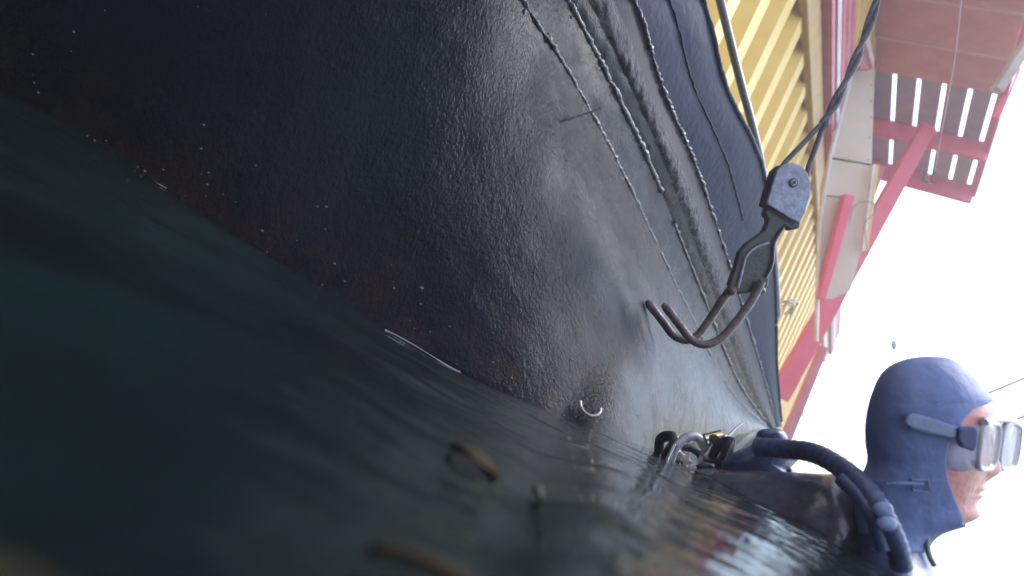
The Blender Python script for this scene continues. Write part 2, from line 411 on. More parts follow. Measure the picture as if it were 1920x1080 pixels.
# U-shaped eye low on the hull
def hull_pt(px, py, lift=.01):
    d = ray(px, py); best = None
    # nearest hull_side vertex in picture space
    return d
def side_depth(px, py):
    bd, bp = 1e9, None
    for row in side[1:]:
        for p in row[::3]:
            v = p - EYE; dp = v.dot(fwd)
            if dp <= 0.05: continue
            x = 960 + v.dot(RT) / dp * F_PX; y = 540 - v.dot(UP) / dp * F_PX
            q = (x - px) ** 2 + (y - py) ** 2
            if q < bd: bd, bp = q, dp
    return bp
uy = side_depth(1105, 770) - .02
u = pxpath([(1088, 752, uy + .01), (1090, 764, uy), (1100, 776, uy - .01), (1114, 780, uy - .01), (1124, 774, uy), (1126, 766, uy + .01)], 24)
MB().tube(u, .0032, 8).build('mooring_eye', M['hookw'], boat)
# wet glints of grit and barnacles along the waterline
mb = MB()
for k in range(70):
    f = random.random(); j = int(90 + 220 * f)
    i = 1 + int(abs(random.gauss(0, 9))) % 30
    p = side[i][j]; s = random.uniform(.0006, .0018) * (1 + .8 * (random.random() < .1))
    mb.ball(p + Vector((.2, -.5, .05)).normalized() * .002, (s * 1.5, s, s), 6, 4)
mb.build('barnacles', mat('barnacle', (.22, .21, .20), .3), boat)['kind'] = 'stuff'

# ------------------------------------------------------------------ pipe rail beside the bulwark
r1 = empty('handrail', P(1400, 300, 3.3), 'slim grey steel pipe rail running along the top of the black hull', 'handrail')
MB().tube(pxpath([(1335, -60, 3.05), (1350, 0, 3.1), (1385, 140, 3.3), (1412, 240, 3.5), (1432, 330, 3.7), (1447, 430, 4.0), (1455, 520, 4.4), (1459, 590, 4.9)], 60), .021, 12).build('pipe', M['steel'], r1)
MB().tube([P(1459, 590, 4.9), P(1452, 610, 4.9)], .018, 10).build('bracket', M['steel'], r1)

# ------------------------------------------------------------------ yellow building
WH = math.atan(709 / F_PX / math.cos(PITCH)); WX = -2.4
D2 = Vector((math.sin(WH), math.cos(WH), 0)); N2 = Vector((math.cos(WH), -math.sin(WH), 0))   # along / out of the wall
def wallp(s, z, o=0): return Vector((WX, 0, z)) + D2 * s + N2 * o
ztop = on_wall(1475, 0, WX, WH).z
bld = empty('building', wallp(8, 0), 'yellow corrugated harbour building with red trim and cream panels behind the black hull', 'building')
# corrugated wall: trapezoid profile, vertical ribs
prof = []
s = 1.0; pitch = .62
while s < 27:
    prof += [(s, 0), (s + pitch * .34, 0), (s + pitch * .5, .14), (s + pitch * .84, .14)]; s += pitch
mb = MB()
rows = [[wallp(a, z, o) for a, o in prof] for z in (.2, ztop + .3)]
mb.grid(rows); mb.build('corrugated_wall', M['yellow'], bld, smooth=False, solid=.01)
zr0 = ztop
MB().beam(wallp(.8, zr0 + .16, .16), wallp(27, zr0 + .16, .16), Vector((0, 0, .17)), N2 * .05).build('top_rail', M['yellow_rail'], bld, smooth=False, bevel=.02)
MB().beam(wallp(.8, zr0 + .38, .24), wallp(27, zr0 + .38, .24), Vector((0, 0, .045)), N2 * .07).build('trim', M['pink'], bld, smooth=False, bevel=.01)
MB().beam(wallp(.8, zr0 + .50, .27), wallp(27, zr0 + .50, .27), Vector((0, 0, .055)), N2 * .06).build('trim', M['white'], bld, smooth=False, bevel=.01)
def boards(z0, n, h, m, name, o=.2, s1=27):
    for k in range(n):
        z = z0 + h * k
        mb = MB(); q = [wallp(.8, z + .004, o), wallp(.8, z + h * .35, o + .06), wallp(.8, z + h * .7, o + .06), wallp(.8, z + h - .004, o), wallp(.8, z + h - .004, o - .1), wallp(.8, z + .004, o - .1)]
        mb.hexa(q, D2 * (s1 - .8)); mb.build(name, m, bld, smooth=False)
boards(zr0 + .57, 4, .17, M['pink'], 'cladding_board')
boards(zr0 + 1.26, 7, .17, M['yellow'], 'cladding_board', .18, 14.5)
zt = zr0 + 1.26 + 7 * .17
MB().hexa([wallp(.8, .2, -.05), wallp(27, .2, -.05), wallp(27, zt - .02, -.05), wallp(.8, zt - .02, -.05)], -N2 * 4).build('back_wall', M['yellow_rail'], bld, smooth=False)
# cream panels: end face that stands out from the wall
YP = 9.3
def plate(name, pts, Y, m, parent, th=.05, bev=.006):
    q = [P(x, y, Y) for x, y in pts]
    return MB().hexa(q, fwd * th).build(name, m, parent, smooth=False, bevel=bev)
plate('cream_panel', [(1601, 125), (1640, 122), (1635, 308), (1556, 294)], YP, M['cream'], bld)
plate('cream_panel', [(1555, 298), (1635, 311), (1628, 420), (1595, 545), (1562, 560), (1536, 562), (1540, 350)], YP, M['cream'], bld)
MB().tube([P(1601, 122, YP - .03), P(1556, 296, YP - .03), P(1536, 420, YP - .03), P(1530, 640, YP - .03)], .03, 6).build('edge_trim', M['white'], bld)
for (x, y) in [(1634, 160), (1633, 190), (1633, 220), (1631, 258), (1628, 300), (1604, 304), (1578, 298)]: MB().ball(P(x, y, YP - .005), .009, 8, 5).build('screw', M['seam'], bld)
MB().tube([P(1557, 296, YP - .004), P(1632, 309, YP - .004)], .012, 6).build('seam', M['seam'], bld)
MB().tube([P(1541, 366, YP - .004), P(1600, 372, YP - .004)], .007, 6).build('seam', M['seam'], bld)
# pinkish girder that runs up under the platform
plate('girder', [(1570, -20), (1592, -20), (1636, 128), (1612, 128)], YP - .3, M['pink'], bld, .12)
plate('girder', [(1596, -20), (1608, -20), (1640, 110), (1637, 128)], YP - .35, M['white'], bld, .1)
# yellow and white trim strips by the lower panel
plate('corner_trim', [(1637, 308), (1643, 308), (1622, 470), (1616, 470)], YP - .1, M['white'], bld)
plate('corner_trim', [(1643, 308), (1649, 308), (1628, 470), (1622, 470)], YP - .1, M['yellow'], bld)
MB().tube(pxpath([(1628, 480, YP - .3), (1622, 420, YP - .3), (1640, 400, YP - .3), (1640, 384, YP - .3), (1622, 378, YP - .3), (1600, 388, YP - .3), (1592, 420, YP - .3)], 30), .006, 6).build('bracket_wire', M['steel'], bld)

# quay under the building
q = [wallp(-6, -.6, .6), wallp(17, -.6, .6), wallp(17, .5, .6), wallp(-6, .5, .6)]
qo = MB().hexa(q, -N2 * 12).build('quay', mat('concrete', (.22, .21, .2), .8, var=(.3, .29, .27), vscale=2, bump=.01), None, smooth=False); qo['kind'] = 'structure'

# unseen dark wall added close behind the camera: it shades the left half of the hull and water
ow = MB().hexa([(-16, -1.6, -1), (.2, -2.4, -1), (.2, -2.4, 5), (-16, -1.6, 5)], Vector((0, -2, 0)))
ow.build('quay', mat('added_shade_wall', (.05, .05, .05), .7, var=(.09, .085, .08), vscale=2, bump=.01), None, smooth=False)['kind'] = 'structure'

# ------------------------------------------------------------------ red timber platform overhead
ZD = .09 + 4.41 * 1.5
def zp(px, py, z=ZD): return on_z(px, py, z)
A, B, C_, D_ = zp(1636, 118), zp(1636, 300), zp(1832, 348), zp(1878, 165)
ux = (D_ - A); uy_ = (B - A)                       # across and along
plat = empty('platform', Vector(((A.x + C_.x) / 2, (A.y + C_.y) / 2, ZD)), 'red timber platform overhead with dark slatted deck and stained planks seen from below', 'platform')
def dp(a, b, dz=0): return A + ux * a + uy_ * b + Vector((0, 0, dz))
# deck boards with gaps running along
edges = [0, .185, .385, .585, .785, .965, 1.02]
for i in range(6):
    a0 = edges[i] + (.018 if i else -.02); a1 = edges[i + 1] - (.018 if i < 5 else 0)
    MB().hexa([dp(a0, -.02), dp(a1, -.02), dp(a1, 1.0), dp(a0, 1.0)], Vector((0, 0, .05))).build('deck_board', M['slat'], plat, smooth=False, bevel=.01)
# joists across
for b, h in ((.50, .16), (1.0, .18)):
    MB().beam(dp(-.06, b, -h * 1.0), dp(1.05, b, -h * 1.0), Vector((0, 0, h)), uy_.normalized() * .05).build('joist', M['red'], plat, smooth=False, bevel=.01)
for a in (-.04, 1.04):
    MB().beam(dp(a, -.95, -.06), dp(a, 1.03, -.06), Vector((0, 0, .12)), ux.normalized() * .045).build('side_beam', M['red'], plat, smooth=False, bevel=.01)
# wide planks at a lower level nearer the viewer
pl = [(-.02, -.30), (-.31, -.60), (-.61, -.92), (-.93, -1.3)]
for k, (b0, b1) in enumerate(pl):
    z0 = -.16 - .05 * k
    MB().hexa([dp(-.02, b0, z0), dp(1.02, b0, z0), dp(1.02, b1, z0), dp(-.02, b1, z0)], Vector((0, 0, .06))).build('plank', M['wood'], plat, smooth=False, bevel=.012)
for k, b in enumerate((-.305, -.605, -.925)):
    MB().beam(dp(-.02, b, -.20 - .05 * k), dp(1.02, b, -.20 - .05 * k), Vector((0, 0, .03)), uy_.normalized() * .022).build('batten', M['batten'], plat, smooth=False, bevel=.008)
for a in (-.05, 1.05):
    MB().beam(dp(a, -.02, -.55), dp(a, -.02, .3), ux.normalized() * .05, uy_.normalized() * .05).build('post', M['red'], plat, smooth=False, bevel=.01)
# little dark brackets on the front joist
for x in (1736, 1752):
    c = zp(x, 322, ZD - .3); MB().tube([c, c + Vector((0, 0, -.12)), c + Vector((.05, 0, -.2)), c + Vector((.10, .0, -.18))], .025, 8).build('hook_bracket', M['iron'], plat)
# struts
def strut(name, pts, wpx, Ya, Yb, m=M['red'], parent=None, label=None, th=.07):
    n = len(pts); q = []
    (x0, y0), (x1, y1) = pts
    t = Vector((x1 - x0, y1 - y0)).normalized(); nn = Vector((-t.y, t.x))
    a, b = P(x0, y0, Ya), P(x1, y1, Yb)
    wa = (RT * nn.x - UP * nn.y)
    mbb = MB(); vs_ = []
    for p, Y, wp in ((a, Ya, wpx[0]), (b, Yb, wpx[1])):
        h = wp / 2 / F_PX * Y
        for i, j in ((-1, 0), (1, 0), (1, 1), (-1, 1)): vs_.append(p + wa * h * i + fwd * th * 2 * j)
    mbb.add(vs_, [(3, 2, 1, 0), (4, 5, 6, 7), (0, 1, 5, 4), (1, 2, 6, 5), (2, 3, 7, 6), (3, 0, 4, 7)])
    return mbb.build(name, m, parent, smooth=False, bevel=.01)
strut('strut', ((1745, 235), (1462, 745)), (27, 38), 11.2, 11.6, parent=plat)
strut('strut', ((1595, 365), (1542, 560)), (19, 13), 9.1, 9.15, parent=plat)
strut('strut', ((1548, 650), (1474, 828)), (14, 19), 12.3, 12.6, m=M['pink'], parent=plat)
strut('strut', ((1654, 310), (1580, 520)), (15, 13), 12.2, 12.3, m=M['pink'], parent=plat)
strut('strut', ((1528, 640), (1500, 700)), (8, 8), 12.1, 12.3, m=M['steel'], parent=plat)
# white gutter board beside the platform
strut('gutter_board', ((1875, 168), (1960, 40)), (17, 20), 8.6, 8.2, m=M['white'], parent=None)
g = bpy.data.objects['gutter_board']; tag(g, 'white board running up beside the right edge of the red platform', 'board')

# ------------------------------------------------------------------ ropes
def twist_rope(name, pts, n, r, label, Y=None, strands=2, turns=22, group=None, cat='rope'):
    path = pxpath(pts, n); root = empty(name, path[0], label, cat, group)
    for s_ in range(strands):
        q = []
        for i, p in enumerate(path):
            t = (path[min(i + 1, n - 1)] - path[max(i - 1, 0)]).normalized(); a = t.cross(fwd).normalized(); b = t.cross(a)
            ph = 2 * math.pi * (i / n * turns + s_ / strands)
            q.append(p + (a * math.cos(ph) + b * math.sin(ph)) * r * .75)
        MB().tube(q, r, 7).build('strand', M['rope'], root)
    return root
# the two falls wind around each other above, then part to the sheave
tw = [(1655, -30, 2.05), (1625, 60, 2.03), (1597, 130, 2.0), (1560, 205, 1.97), (1545, 232, 1.95)]
n = 90; path = pxpath(tw, n)
fall1 = []; fall2 = []
for i, p in enumerate(path):
    t = (path[min(i + 1, n - 1)] - path[max(i - 1, 0)]).normalized(); a = t.cross(fwd).normalized(); b = t.cross(a)
    ph = i / n * 2 * math.pi * 2.0 - 2.0
    fall1.append(p + (a * math.cos(ph) + b * math.sin(ph)) * .0075); fall2.append(p - (a * math.cos(ph) + b * math.sin(ph)) * .0075)
e1 = pxpath([(1536, 236, 1.95), (1505, 270, 1.94), (1472, 305, 1.93), (1462, 325, 1.93)], 30)
e2 = pxpath([(1541, 243, 1.95), (1530, 275, 1.95), (1517, 310, 1.95), (1512, 330, 1.95)], 30)
tag(MB().tube(fall1 + e1[1:], .0078, 8).build('rope', M['rope']), 'dark rope to the left side of the pulley block, twisted round its twin', 'rope', 'hoist ropes')
tag(MB().tube(fall2 + e2[1:], .0078, 8).build('rope', M['rope']), 'dark rope to the right side of the pulley block, twisted round its twin', 'rope', 'hoist ropes')
tag(MB().tube(pxpath([(1803, -20, 6.0), (1796, 60, 6.05), (1785, 140, 6.1), (1770, 220, 6.1), (1752, 322, 6.2)], 50), .007, 6).build('twine', mat('pale_twine', (.45, .26, .27), .8)), 'thin pale twine hanging down in front of the red platform', 'twine')

# ------------------------------------------------------------------ pulley block with double hook
YB = 1.93
blk = empty('pulley_block', P(1480, 350, YB), 'grey pulley block hung on two ropes with a rusty double hook beneath it', 'pulley block')
def outline(pts, Y, n=3): return [P(x, y, Y) for x, y in pts]
cheek = [(1438, 382), (1449, 345), (1458, 318), (1470, 308), (1486, 304), (1503, 310), (1515, 325), (1521, 345), (1519, 368), (1510, 398), (1500, 418), (1480, 408)]
MB().hexa(outline(cheek, YB - .03), fwd * .012).build('cheek_plate', M['block'], blk, smooth=False, bevel=.003)
MB().hexa(outline([(x - 14, y + 3) for x, y in cheek], YB + .03), fwd * .012).build('cheek_plate', M['iron'], blk, smooth=False, bevel=.003)
cc = P(1482, 348, YB)
MB().tube([cc - fwd * .012, cc + fwd * .03], .045, 28).build('sheave', M['iron'], blk)
pc = P(1487, 343, YB - .03)
MB().tube([pc - fwd * .004, pc + fwd * .004], .013, 20).build('washer', M['iron'], blk)
MB().tube([pc - fwd * .008, pc], .009, 20).build('axle_pin', M['block'], blk)
MB().tube([pc - fwd * .011, pc], .0045, 12).build('axle_tip', M['iron'], blk)
# body beneath the cheeks and the long shackle plate
body = [(1440, 380), (1480, 405), (1502, 415), (1500, 428), (1482, 432), (1470, 424), (1452, 452), (1448, 500), (1440, 540), (1418, 548), (1385, 552), (1366, 535), (1378, 500), (1386, 472), (1400, 455), (1432, 432), (1440, 412), (1432, 400)]
MB().hexa(outline(body, YB - .005), fwd * .03).build('yoke', M['iron'], blk, smooth=False, bevel=.006)
MB().tube(pxpath([(1442, 455, YB - .012), (1418, 464, YB - .015), (1400, 480, YB - .015), (1394, 500, YB - .015), (1384, 540, YB - .015)], 24), .0035, 6).build('yoke_rim', M['block'], blk)
MB().tube(pxpath([(1470, 425, YB - .01), (1452, 455, YB - .014), (1448, 495, YB - .014), (1436, 520, YB - .014)], 24), .005, 6).build('yoke_rim', M['iron'], blk)
# bolts
for (x, y), r in (((1372, 545), .015), ((1422, 538), .014), ((1428, 545), .011)):
    c = P(x, y, YB - .015); MB().ball(c, r, 12, 8).build('bolt', M['rusty'], blk)
hookp = [[(1428, 528, YB - .02), (1408, 566, YB - .03), (1378, 606, YB - .04), (1352, 634, YB - .045), (1324, 646, YB - .05), (1298, 638, YB - .05), (1276, 612, YB - .05), (1258, 588, YB - .05), (1243, 570, YB - .05)],
         [(1372, 540, YB + .02), (1352, 566, YB + .02), (1330, 600, YB + .02), (1306, 630, YB + .015), (1285, 638, YB + .01), (1262, 628, YB + .01), (1245, 606, YB + .01), (1228, 584, YB + .01), (1212, 564, YB + .01)]]
for hp in hookp:
    pts = pxpath(hp, 70); rad = [.0128 - .0012 * math.sin(i / 69 * 3) + .0008 * noise.noise(p * 60) for i, p in enumerate(pts)]
    rad = [r * (1 if i < 66 else .97 - .12 * (i - 65)) for i, r in enumerate(rad)]
    MB().tube(pts, rad, 14).build('hook', M['rusty'], blk)

# plastic scrap snagged on the wall side of the rail
mb = MB()
for k in range(5):
    a = (1462 + random.uniform(0, 8), 570 + random.uniform(-4, 26)); b = (1490 + random.uniform(-8, 8), 562 + random.uniform(0, 12)); c = (1472 + random.uniform(-5, 12), 590 + random.uniform(-6, 8))
    mb.tube(pxpath([(*a, 5.0), ((a[0] + b[0]) / 2, (a[1] + b[1]) / 2 - 4, 4.97), (*b, 5.0), (*c, 5.03)], 14), .006, 5)
tag(mb.build('net_scrap', M['plastic']), 'tangle of pale netting scrap snagged beside the grey rail', 'netting')

# thin wires in the far background
wires = [([(1630, 824, 20), (1560, 840, 20), (1480, 852, 20)], 'thin dark wire sloping up to the back of the diver\'s hood', .018),
         ([(1503, 765, 18), (1511, 805, 18), (1520, 845, 18)], 'short steep dark wire between red strut and black hose', .018),
         ([(1500, 905, 18), (1512, 880, 18), (1523, 850, 18)], 'short dark wire seen through the gap under the black hose', .016),
         ([(1595, 893, 20), (1560, 898, 20), (1540, 904, 20)], 'lowest faint wire just above the cylinder', .012),
         ([(1853, 737, 14), (1890, 722, 14), (1930, 705, 14)], 'thick dark cable at the upper right of the diving mask', .03),
         ([(1893, 792, 14), (1910, 785, 14), (1935, 774, 14)], 'thick dark cable end at the right of the mask glass', .03)]
for pts, lab, r in wires:
    tag(MB().tube(pxpath(pts, 16), r, 6).build('wire', M['steel']), lab, 'wire', 'background wires')
# far lamp
lp = empty('mast_lamp', P(1675, 648, 25), 'small dark lantern far off above the diver\'s head', 'lamp')
MB().ball(P(1676, 647, 25), (.10, .10, .20), 14, 10, (RT, fwd, UP)).build('lamp_head', M['steel'], lp)
MB().tube(pxpath([(1664, 667, 25), (1668, 663, 25), (1678, 662, 25)], 10), .02, 6).build('hood_rim', M['steel'], lp)
MB().tube([P(1672, 660, 25.1), P(1655, 760, 25.1)], .035, 8).build('mast', mat('white_mast', (.85, .85, .85), .5), lp)

# ------------------------------------------------------------------ diver
YD = 1.0
def H(px, py, lat): return P(px, py, YD + lat)
per = empty('person', H(1740, 1000, 0), 'diver in a neoprene hood painted with the blue glare and clear mask, head above water, facing right', 'person')
def interp(y, t):                   # gently rounded table lookup
    xa = [a for a, b in t]; xb = [b for a, b in t]; k = min(5.0, max(0, (y - 673) * .22))
    return float(sum(wt * np.interp(y + k * o_, xa, xb) for o_, wt in ((-2, .1), (-1, .22), (0, .36), (1, .22), (2, .1))))
back = [(673,1742),(674,1722),(676.5,1705),(681,1690),(688,1674),(697,1662),(710,1652),(726,1645),(750,1636),(775,1630),(800,1627),(835,1628),(855,1632),(868,1631),(880,1627),(892,1620),(910,1612),(935,1608),(965,1608),(1000,1612),(1040,1618),(1100,1620),(1200,1600)]
frontH = [(673,1748),(674,1766),(676.5,1779),(681,1789),(688,1800),(697,1812),(710,1824),(726,1836),(740,1848),(750,1857),(756,1860),(775,1864),(800,1862),(850,1856),(900,1850),(950,1836),(975,1826),(981,1806),(988,1786),(998,1758),(1020,1738),(1050,1736),(1100,1750),(1200,1790)]
frontF = [(690,1795),(700,1808),(715,1822),(740,1844),(756,1856),(770,1865),(785,1866),(800,1861),(820,1857),(850,1855),(880,1853),(900,1849),(915,1843),(930,1838),(946,1832),(955,1833),(968,1835),(977,1828),(983,1808),(990,1780),(1000,1750),(1020,1734),(1050,1732),(1100,1746),(1200,1786)]
halfw = [(673,.003),(674,.019),(676.5,.032),(681,.041),(688,.05),(697,.057),(712,.066),(735,.074),(765,.079),(800,.080),(850,.077),(900,.070),(940,.062),(970,.058),(990,.057),(1020,.062),(1050,.085),(1100,.15),(1200,.20)]
nose = [(805,0),(820,4),(835,9),(850,14),(865,20),(876,25),(884,27),(890,24),(896,12),(902,2),(906,0)]
def lipp(y): return 7 * math.exp(-((y - 917) / 5) ** 2) + 6.5 * math.exp(-((y - 931) / 5) ** 2) + 5 * math.exp(-((y - 968) / 12) ** 2) - 2 * math.exp(-((y - 924.5) / 1.8) ** 2)
def skin_pt(y, th, grow=0):
    b0, f0, hw = interp(y, back) + 5, interp(y, frontF), interp(y, halfw) - .004
    c, a = (b0 + f0) / 2, (f0 - b0) / 2
    ct, st = math.cos(th), math.sin(th)
    e = .82
    x = c + a * math.copysign(abs(ct) ** e, ct); lat = -hw * math.copysign(abs(st) ** .95, st)
    if ct > 0:
        x += interp(y, nose) * math.exp(-(lat / (.010 + .006 * math.exp(-((y - 884) / 9) ** 2))) ** 2)
        x += lipp(y) * math.exp(-(lat / .024) ** 2)
        for s_ in (-1, 1):    # eye sockets
            x -= 8 * math.exp(-((lat - s_ * .032) / .016) ** 2 - ((y - 828) / 14) ** 2)
            x += 4 * math.exp(-((lat - s_ * .03) / .02) ** 2 - ((y - 795) / 10) ** 2)
            x += 3 * math.exp(-((lat - s_ * .042) / .018) ** 2 - ((y - 880) / 22) ** 2)
            x -= 4.2 * math.exp(-((lat - s_ * (.026 + (y - 905) * .0002)) / .0045) ** 2 - ((y - 915) / 22) ** 2)   # smile line
    return H(x, y, lat)
ysk = list(np.concatenate([np.linspace(690, 800, 26), np.linspace(803, 990, 95), np.linspace(995, 1190, 22)]))
rows = [[skin_pt(y, 2 * math.pi * k / 128) for k in range(128)] for y in ysk]
mb = MB().grid(rows, True); mb.cap(rows[0][::-1]); mb.cap(rows[-1]); mb.build('body', M['skin'], per)
# eyes
for s_ in (-1, 1):
    MB().ball(H(1831, 829, s_ * .032), .011, 16, 12).build('eye', mat('eye_white', (.6, .55, .52), .2), per)
# hood shell with the face opening
border = [(740,1900),(752,1866),(757,1832),(770,1815),(790,1800),(815,1783),(835,1774),(860,1769),(893,1773),(920,1781),(944,1791),(965,1800),(976,1803),(983,1797),(988,1790),(991,1900)]
def hood_pt(y, th, g=0.0):
    b0, f0, hw = interp(y, back), (max(interp(y, frontH), interp(y, frontF) + 1.5) if y > 745 else interp(y, frontH)), interp(y, halfw) + .001
    c, a = (b0 + f0) / 2, (f0 - b0) / 2
    ct, st = math.cos(th), math.sin(th)
    x = c + a * math.copysign(abs(ct) ** .85, ct); lat = -hw * math.copysign(abs(st) ** .95, st)
    wr = .8 * math.sin(y * .09 + x * .11) * math.exp(-((y - 720) / 30) ** 2) + 1.6 * math.exp(-((y - 745 + (x - 1800) * .25) / 3.5) ** 2) * (x > 1740) + 1.3 * math.exp(-((y - 902 - (x - 1700) * -.05) / 3) ** 2)
    x2 = c + (x - c) * (1 + wr / 300)
    return H(x2, y, lat * (1 + wr / 130))
def th_border(y):
    xb = interp(y, border); b0, f0 = interp(y, back), (max(interp(y, frontH), interp(y, frontF) + 1.5) if y > 745 else interp(y, frontH))
    c, a = (b0 + f0) / 2, (f0 - b0) / 2
    if xb >= f0: return 0.0
    r = max(-1, min(1, (xb - c) / a)); return math.acos(math.copysign(abs(r) ** (1 / .85), r))
yh = list(np.concatenate([np.linspace(0, 1, 30) ** 2 * 72 + 673, np.linspace(748, 992, 110), np.linspace(995, 1035, 10)]))
rows = []
for y in yh:
    t0 = th_border(y); rows.append([hood_pt(y, t0 + (2 * math.pi - 2 * t0) * k / 120) for k in range(121)])
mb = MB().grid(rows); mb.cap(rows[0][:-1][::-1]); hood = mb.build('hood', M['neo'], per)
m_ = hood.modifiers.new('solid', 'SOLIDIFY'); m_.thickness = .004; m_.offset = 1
# rolled edge round the face
edge = [hood_pt(y, max(th_border(y), .0)) for y in yh if th_border(y) > .02]
edge2 = [hood_pt(y, 2 * math.pi - th_border(y)) for y in yh if th_border(y) > .02]
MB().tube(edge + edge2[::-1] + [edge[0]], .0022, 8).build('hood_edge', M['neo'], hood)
# suit: neck, shoulders and chest mostly under water
ysu = np.linspace(1000, 1230, 24); rows = []
for y in ysu:
    b0 = interp(y, [(1000,1604),(1040,1608),(1100,1600),(1230,1560)]); f0 = interp(y, [(1000,1728),(1020,1742),(1060,1745),(1100,1765),(1230,1810)])
    hw = interp(y, [(1000,.062),(1030,.072),(1060,.11),(1100,.17),(1230,.21)])
    c, a = (b0 + f0) / 2, (f0 - b0) / 2
    rows.append([H(c + a * math.cos(2 * math.pi * k / 64), y, -hw * math.sin(2 * math.pi * k / 64)) for k in range(64)])
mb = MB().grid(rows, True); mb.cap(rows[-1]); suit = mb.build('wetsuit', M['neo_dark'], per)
MB().tube(pxpath([(1742, 990, .965), (1738, 1015, .955), (1742, 1040, .95), (1752, 1060, .95)], 24), .004, 6).build('zip', M['steel'], suit)
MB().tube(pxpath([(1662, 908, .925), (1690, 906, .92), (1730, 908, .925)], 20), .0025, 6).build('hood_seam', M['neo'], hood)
q = [(1709, 899), (1740, 900), (1743, 922), (1711, 920)]
MB().tube([H(x, y, -.076) for x, y in q + [q[0]]], .0015, 6).build('badge', M['strap'], hood)

# mask
mask = MB()
SH = 560.0
def loop(cx, cy, hw_lat, hv, n=40, lat0=0, curve=0, e=.55, tilt=0):
    o_ = []
    for k in range(n):
        t = 2 * math.pi * k / n; ct, st = math.cos(t), math.sin(t)
        lat = lat0 + hw_lat * math.copysign(abs(ct) ** e, ct); v = hv * math.copysign(abs(st) ** e, st)
        o_.append(H(cx + SH * lat - curve * (lat / .078) ** 2 - v * tilt, cy - v, lat))
    return o_
sk = [loop(1869, 836, .068, 47, tilt=-.12), loop(1861, 837, .071, 50, curve=18, tilt=-.1), loop(1852, 838, .076, 52, curve=20, tilt=-.06), loop(1846, 838, .080, 52, curve=32, tilt=0)]
mk = MB().grid(sk, True).build('mask', M['silicone'], per, solid=.002)
for s_ in (-1, 1):
    l1 = loop(1873, 836, .030, 43, lat0=s_ * .035, tilt=-.14)
    MB().tube(l1 + [l1[0]], .0042, 8).build('lens_rim', M['frame'], mk)
    l2 = [p + RT * .001 for p in loop(1873, 836, .029, 42, lat0=s_ * .035, tilt=-.14)]
    MB().hexa(l2, RT * .003).build('lens', M['glass'], mk)
top = pxpath([(1846 , 792, YD - .062), (1862, 786, YD - .03), (1880, 785, YD + .0), (1898, 789, YD + .03), (1908, 796, YD + .058)], 24)
MB().tube(top, .0055, 8).build('frame_bar', M['frame'], mk)
def ribbon(pts, w, name, m, parent, th=.003):
    c = catmull(pts, 40); rows_a = []
    for i, (x, y, lt, wd) in enumerate(c):
        x2, y2 = c[min(i + 1, 39)][:2]; x1, y1 = c[max(i - 1, 0)][:2]
        t = Vector((x2 - x1, y2 - y1)).normalized(); nn = Vector((-t.y, t.x))
        rows_a.append([H(x + nn.x * wd * f, y + nn.y * wd * f, lt) for f in (-1, -.5, 0, .5, 1)])
    return MB().grid(rows_a).build(name, m, parent, solid=th)
ribbon([(1698, 792, -.0925, 3), (1703, 790, -.093, 11), (1712, 790, -.093, 15), (1745, 799, -.092, 15), (1780, 809, -.090, 13), (1812, 816, -.086, 11)], 15, 'strap', M['strap'], mk, .004)
q = [(1798, 802), (1832, 800), (1836, 812), (1834, 838), (1828, 848), (1806, 840), (1797, 824)]
MB().hexa([H(x, y, -.095) for x, y in q], fwd * .012).build('buckle', M['buckle'], mk, smooth=False, bevel=.003)

# harness strap and shoulder hose running down to the neck
hs = pxpath([(1420, 838, 1.16), (1470, 842, 1.12), (1520, 848, 1.06), (1560, 866, 1.0), (1600, 895, .93), (1636, 935, .88), (1660, 975, .86), (1680, 1020, .86), (1690, 1060, .87)], 140)
jacket = empty('buoyancy_jacket', P(1440, 870, 1.25), 'dark blue inflated buoyancy jacket with thick shoulder hose floating behind the diver', 'diving jacket')
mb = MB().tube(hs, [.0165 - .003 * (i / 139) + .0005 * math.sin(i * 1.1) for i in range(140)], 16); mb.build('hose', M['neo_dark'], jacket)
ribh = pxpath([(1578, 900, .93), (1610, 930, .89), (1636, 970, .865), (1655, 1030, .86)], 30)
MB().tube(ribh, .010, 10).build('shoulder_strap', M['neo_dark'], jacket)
for (x, y, z) in ((1655, 955, .845), (1662, 982, .84)): MB().ball(P(x, y, z), (.014, .010, .006), 12, 8, (RT, UP, fwd)).build('strap_clip', M['strap'], jacket)
def pillow(poly, Y, T, name, m, parent, n=8):
    c = catmull(poly + [poly[0]], 72)[:-1]; cx = sum(p[0] for p in c) / len(c); cy = sum(p[1] for p in c) / len(c)
    rows_ = []
    for k in range(-n, n + 1):
        a = k / n * math.pi / 2 * .97; s_ = math.cos(a) ** .6
        rows_.append([P(cx + (x - cx) * s_, cy + (y - cy) * s_, Y + T * math.sin(a)) for x, y in c])
    return MB().grid(rows_, True).cap(rows_[0]).cap(rows_[-1]).build(name, m, parent)
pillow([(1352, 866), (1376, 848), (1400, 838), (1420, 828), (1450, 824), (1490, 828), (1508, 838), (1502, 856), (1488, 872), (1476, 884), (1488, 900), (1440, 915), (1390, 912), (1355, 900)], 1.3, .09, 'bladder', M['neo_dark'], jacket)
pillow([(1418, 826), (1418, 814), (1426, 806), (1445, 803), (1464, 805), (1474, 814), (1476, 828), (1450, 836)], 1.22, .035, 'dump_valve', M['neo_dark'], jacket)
pillow([(1474, 880), (1484, 878), (1498, 892), (1502, 912), (1470, 912)], 1.3, .04, 'bladder_flap', M['neo_dark'], jacket)

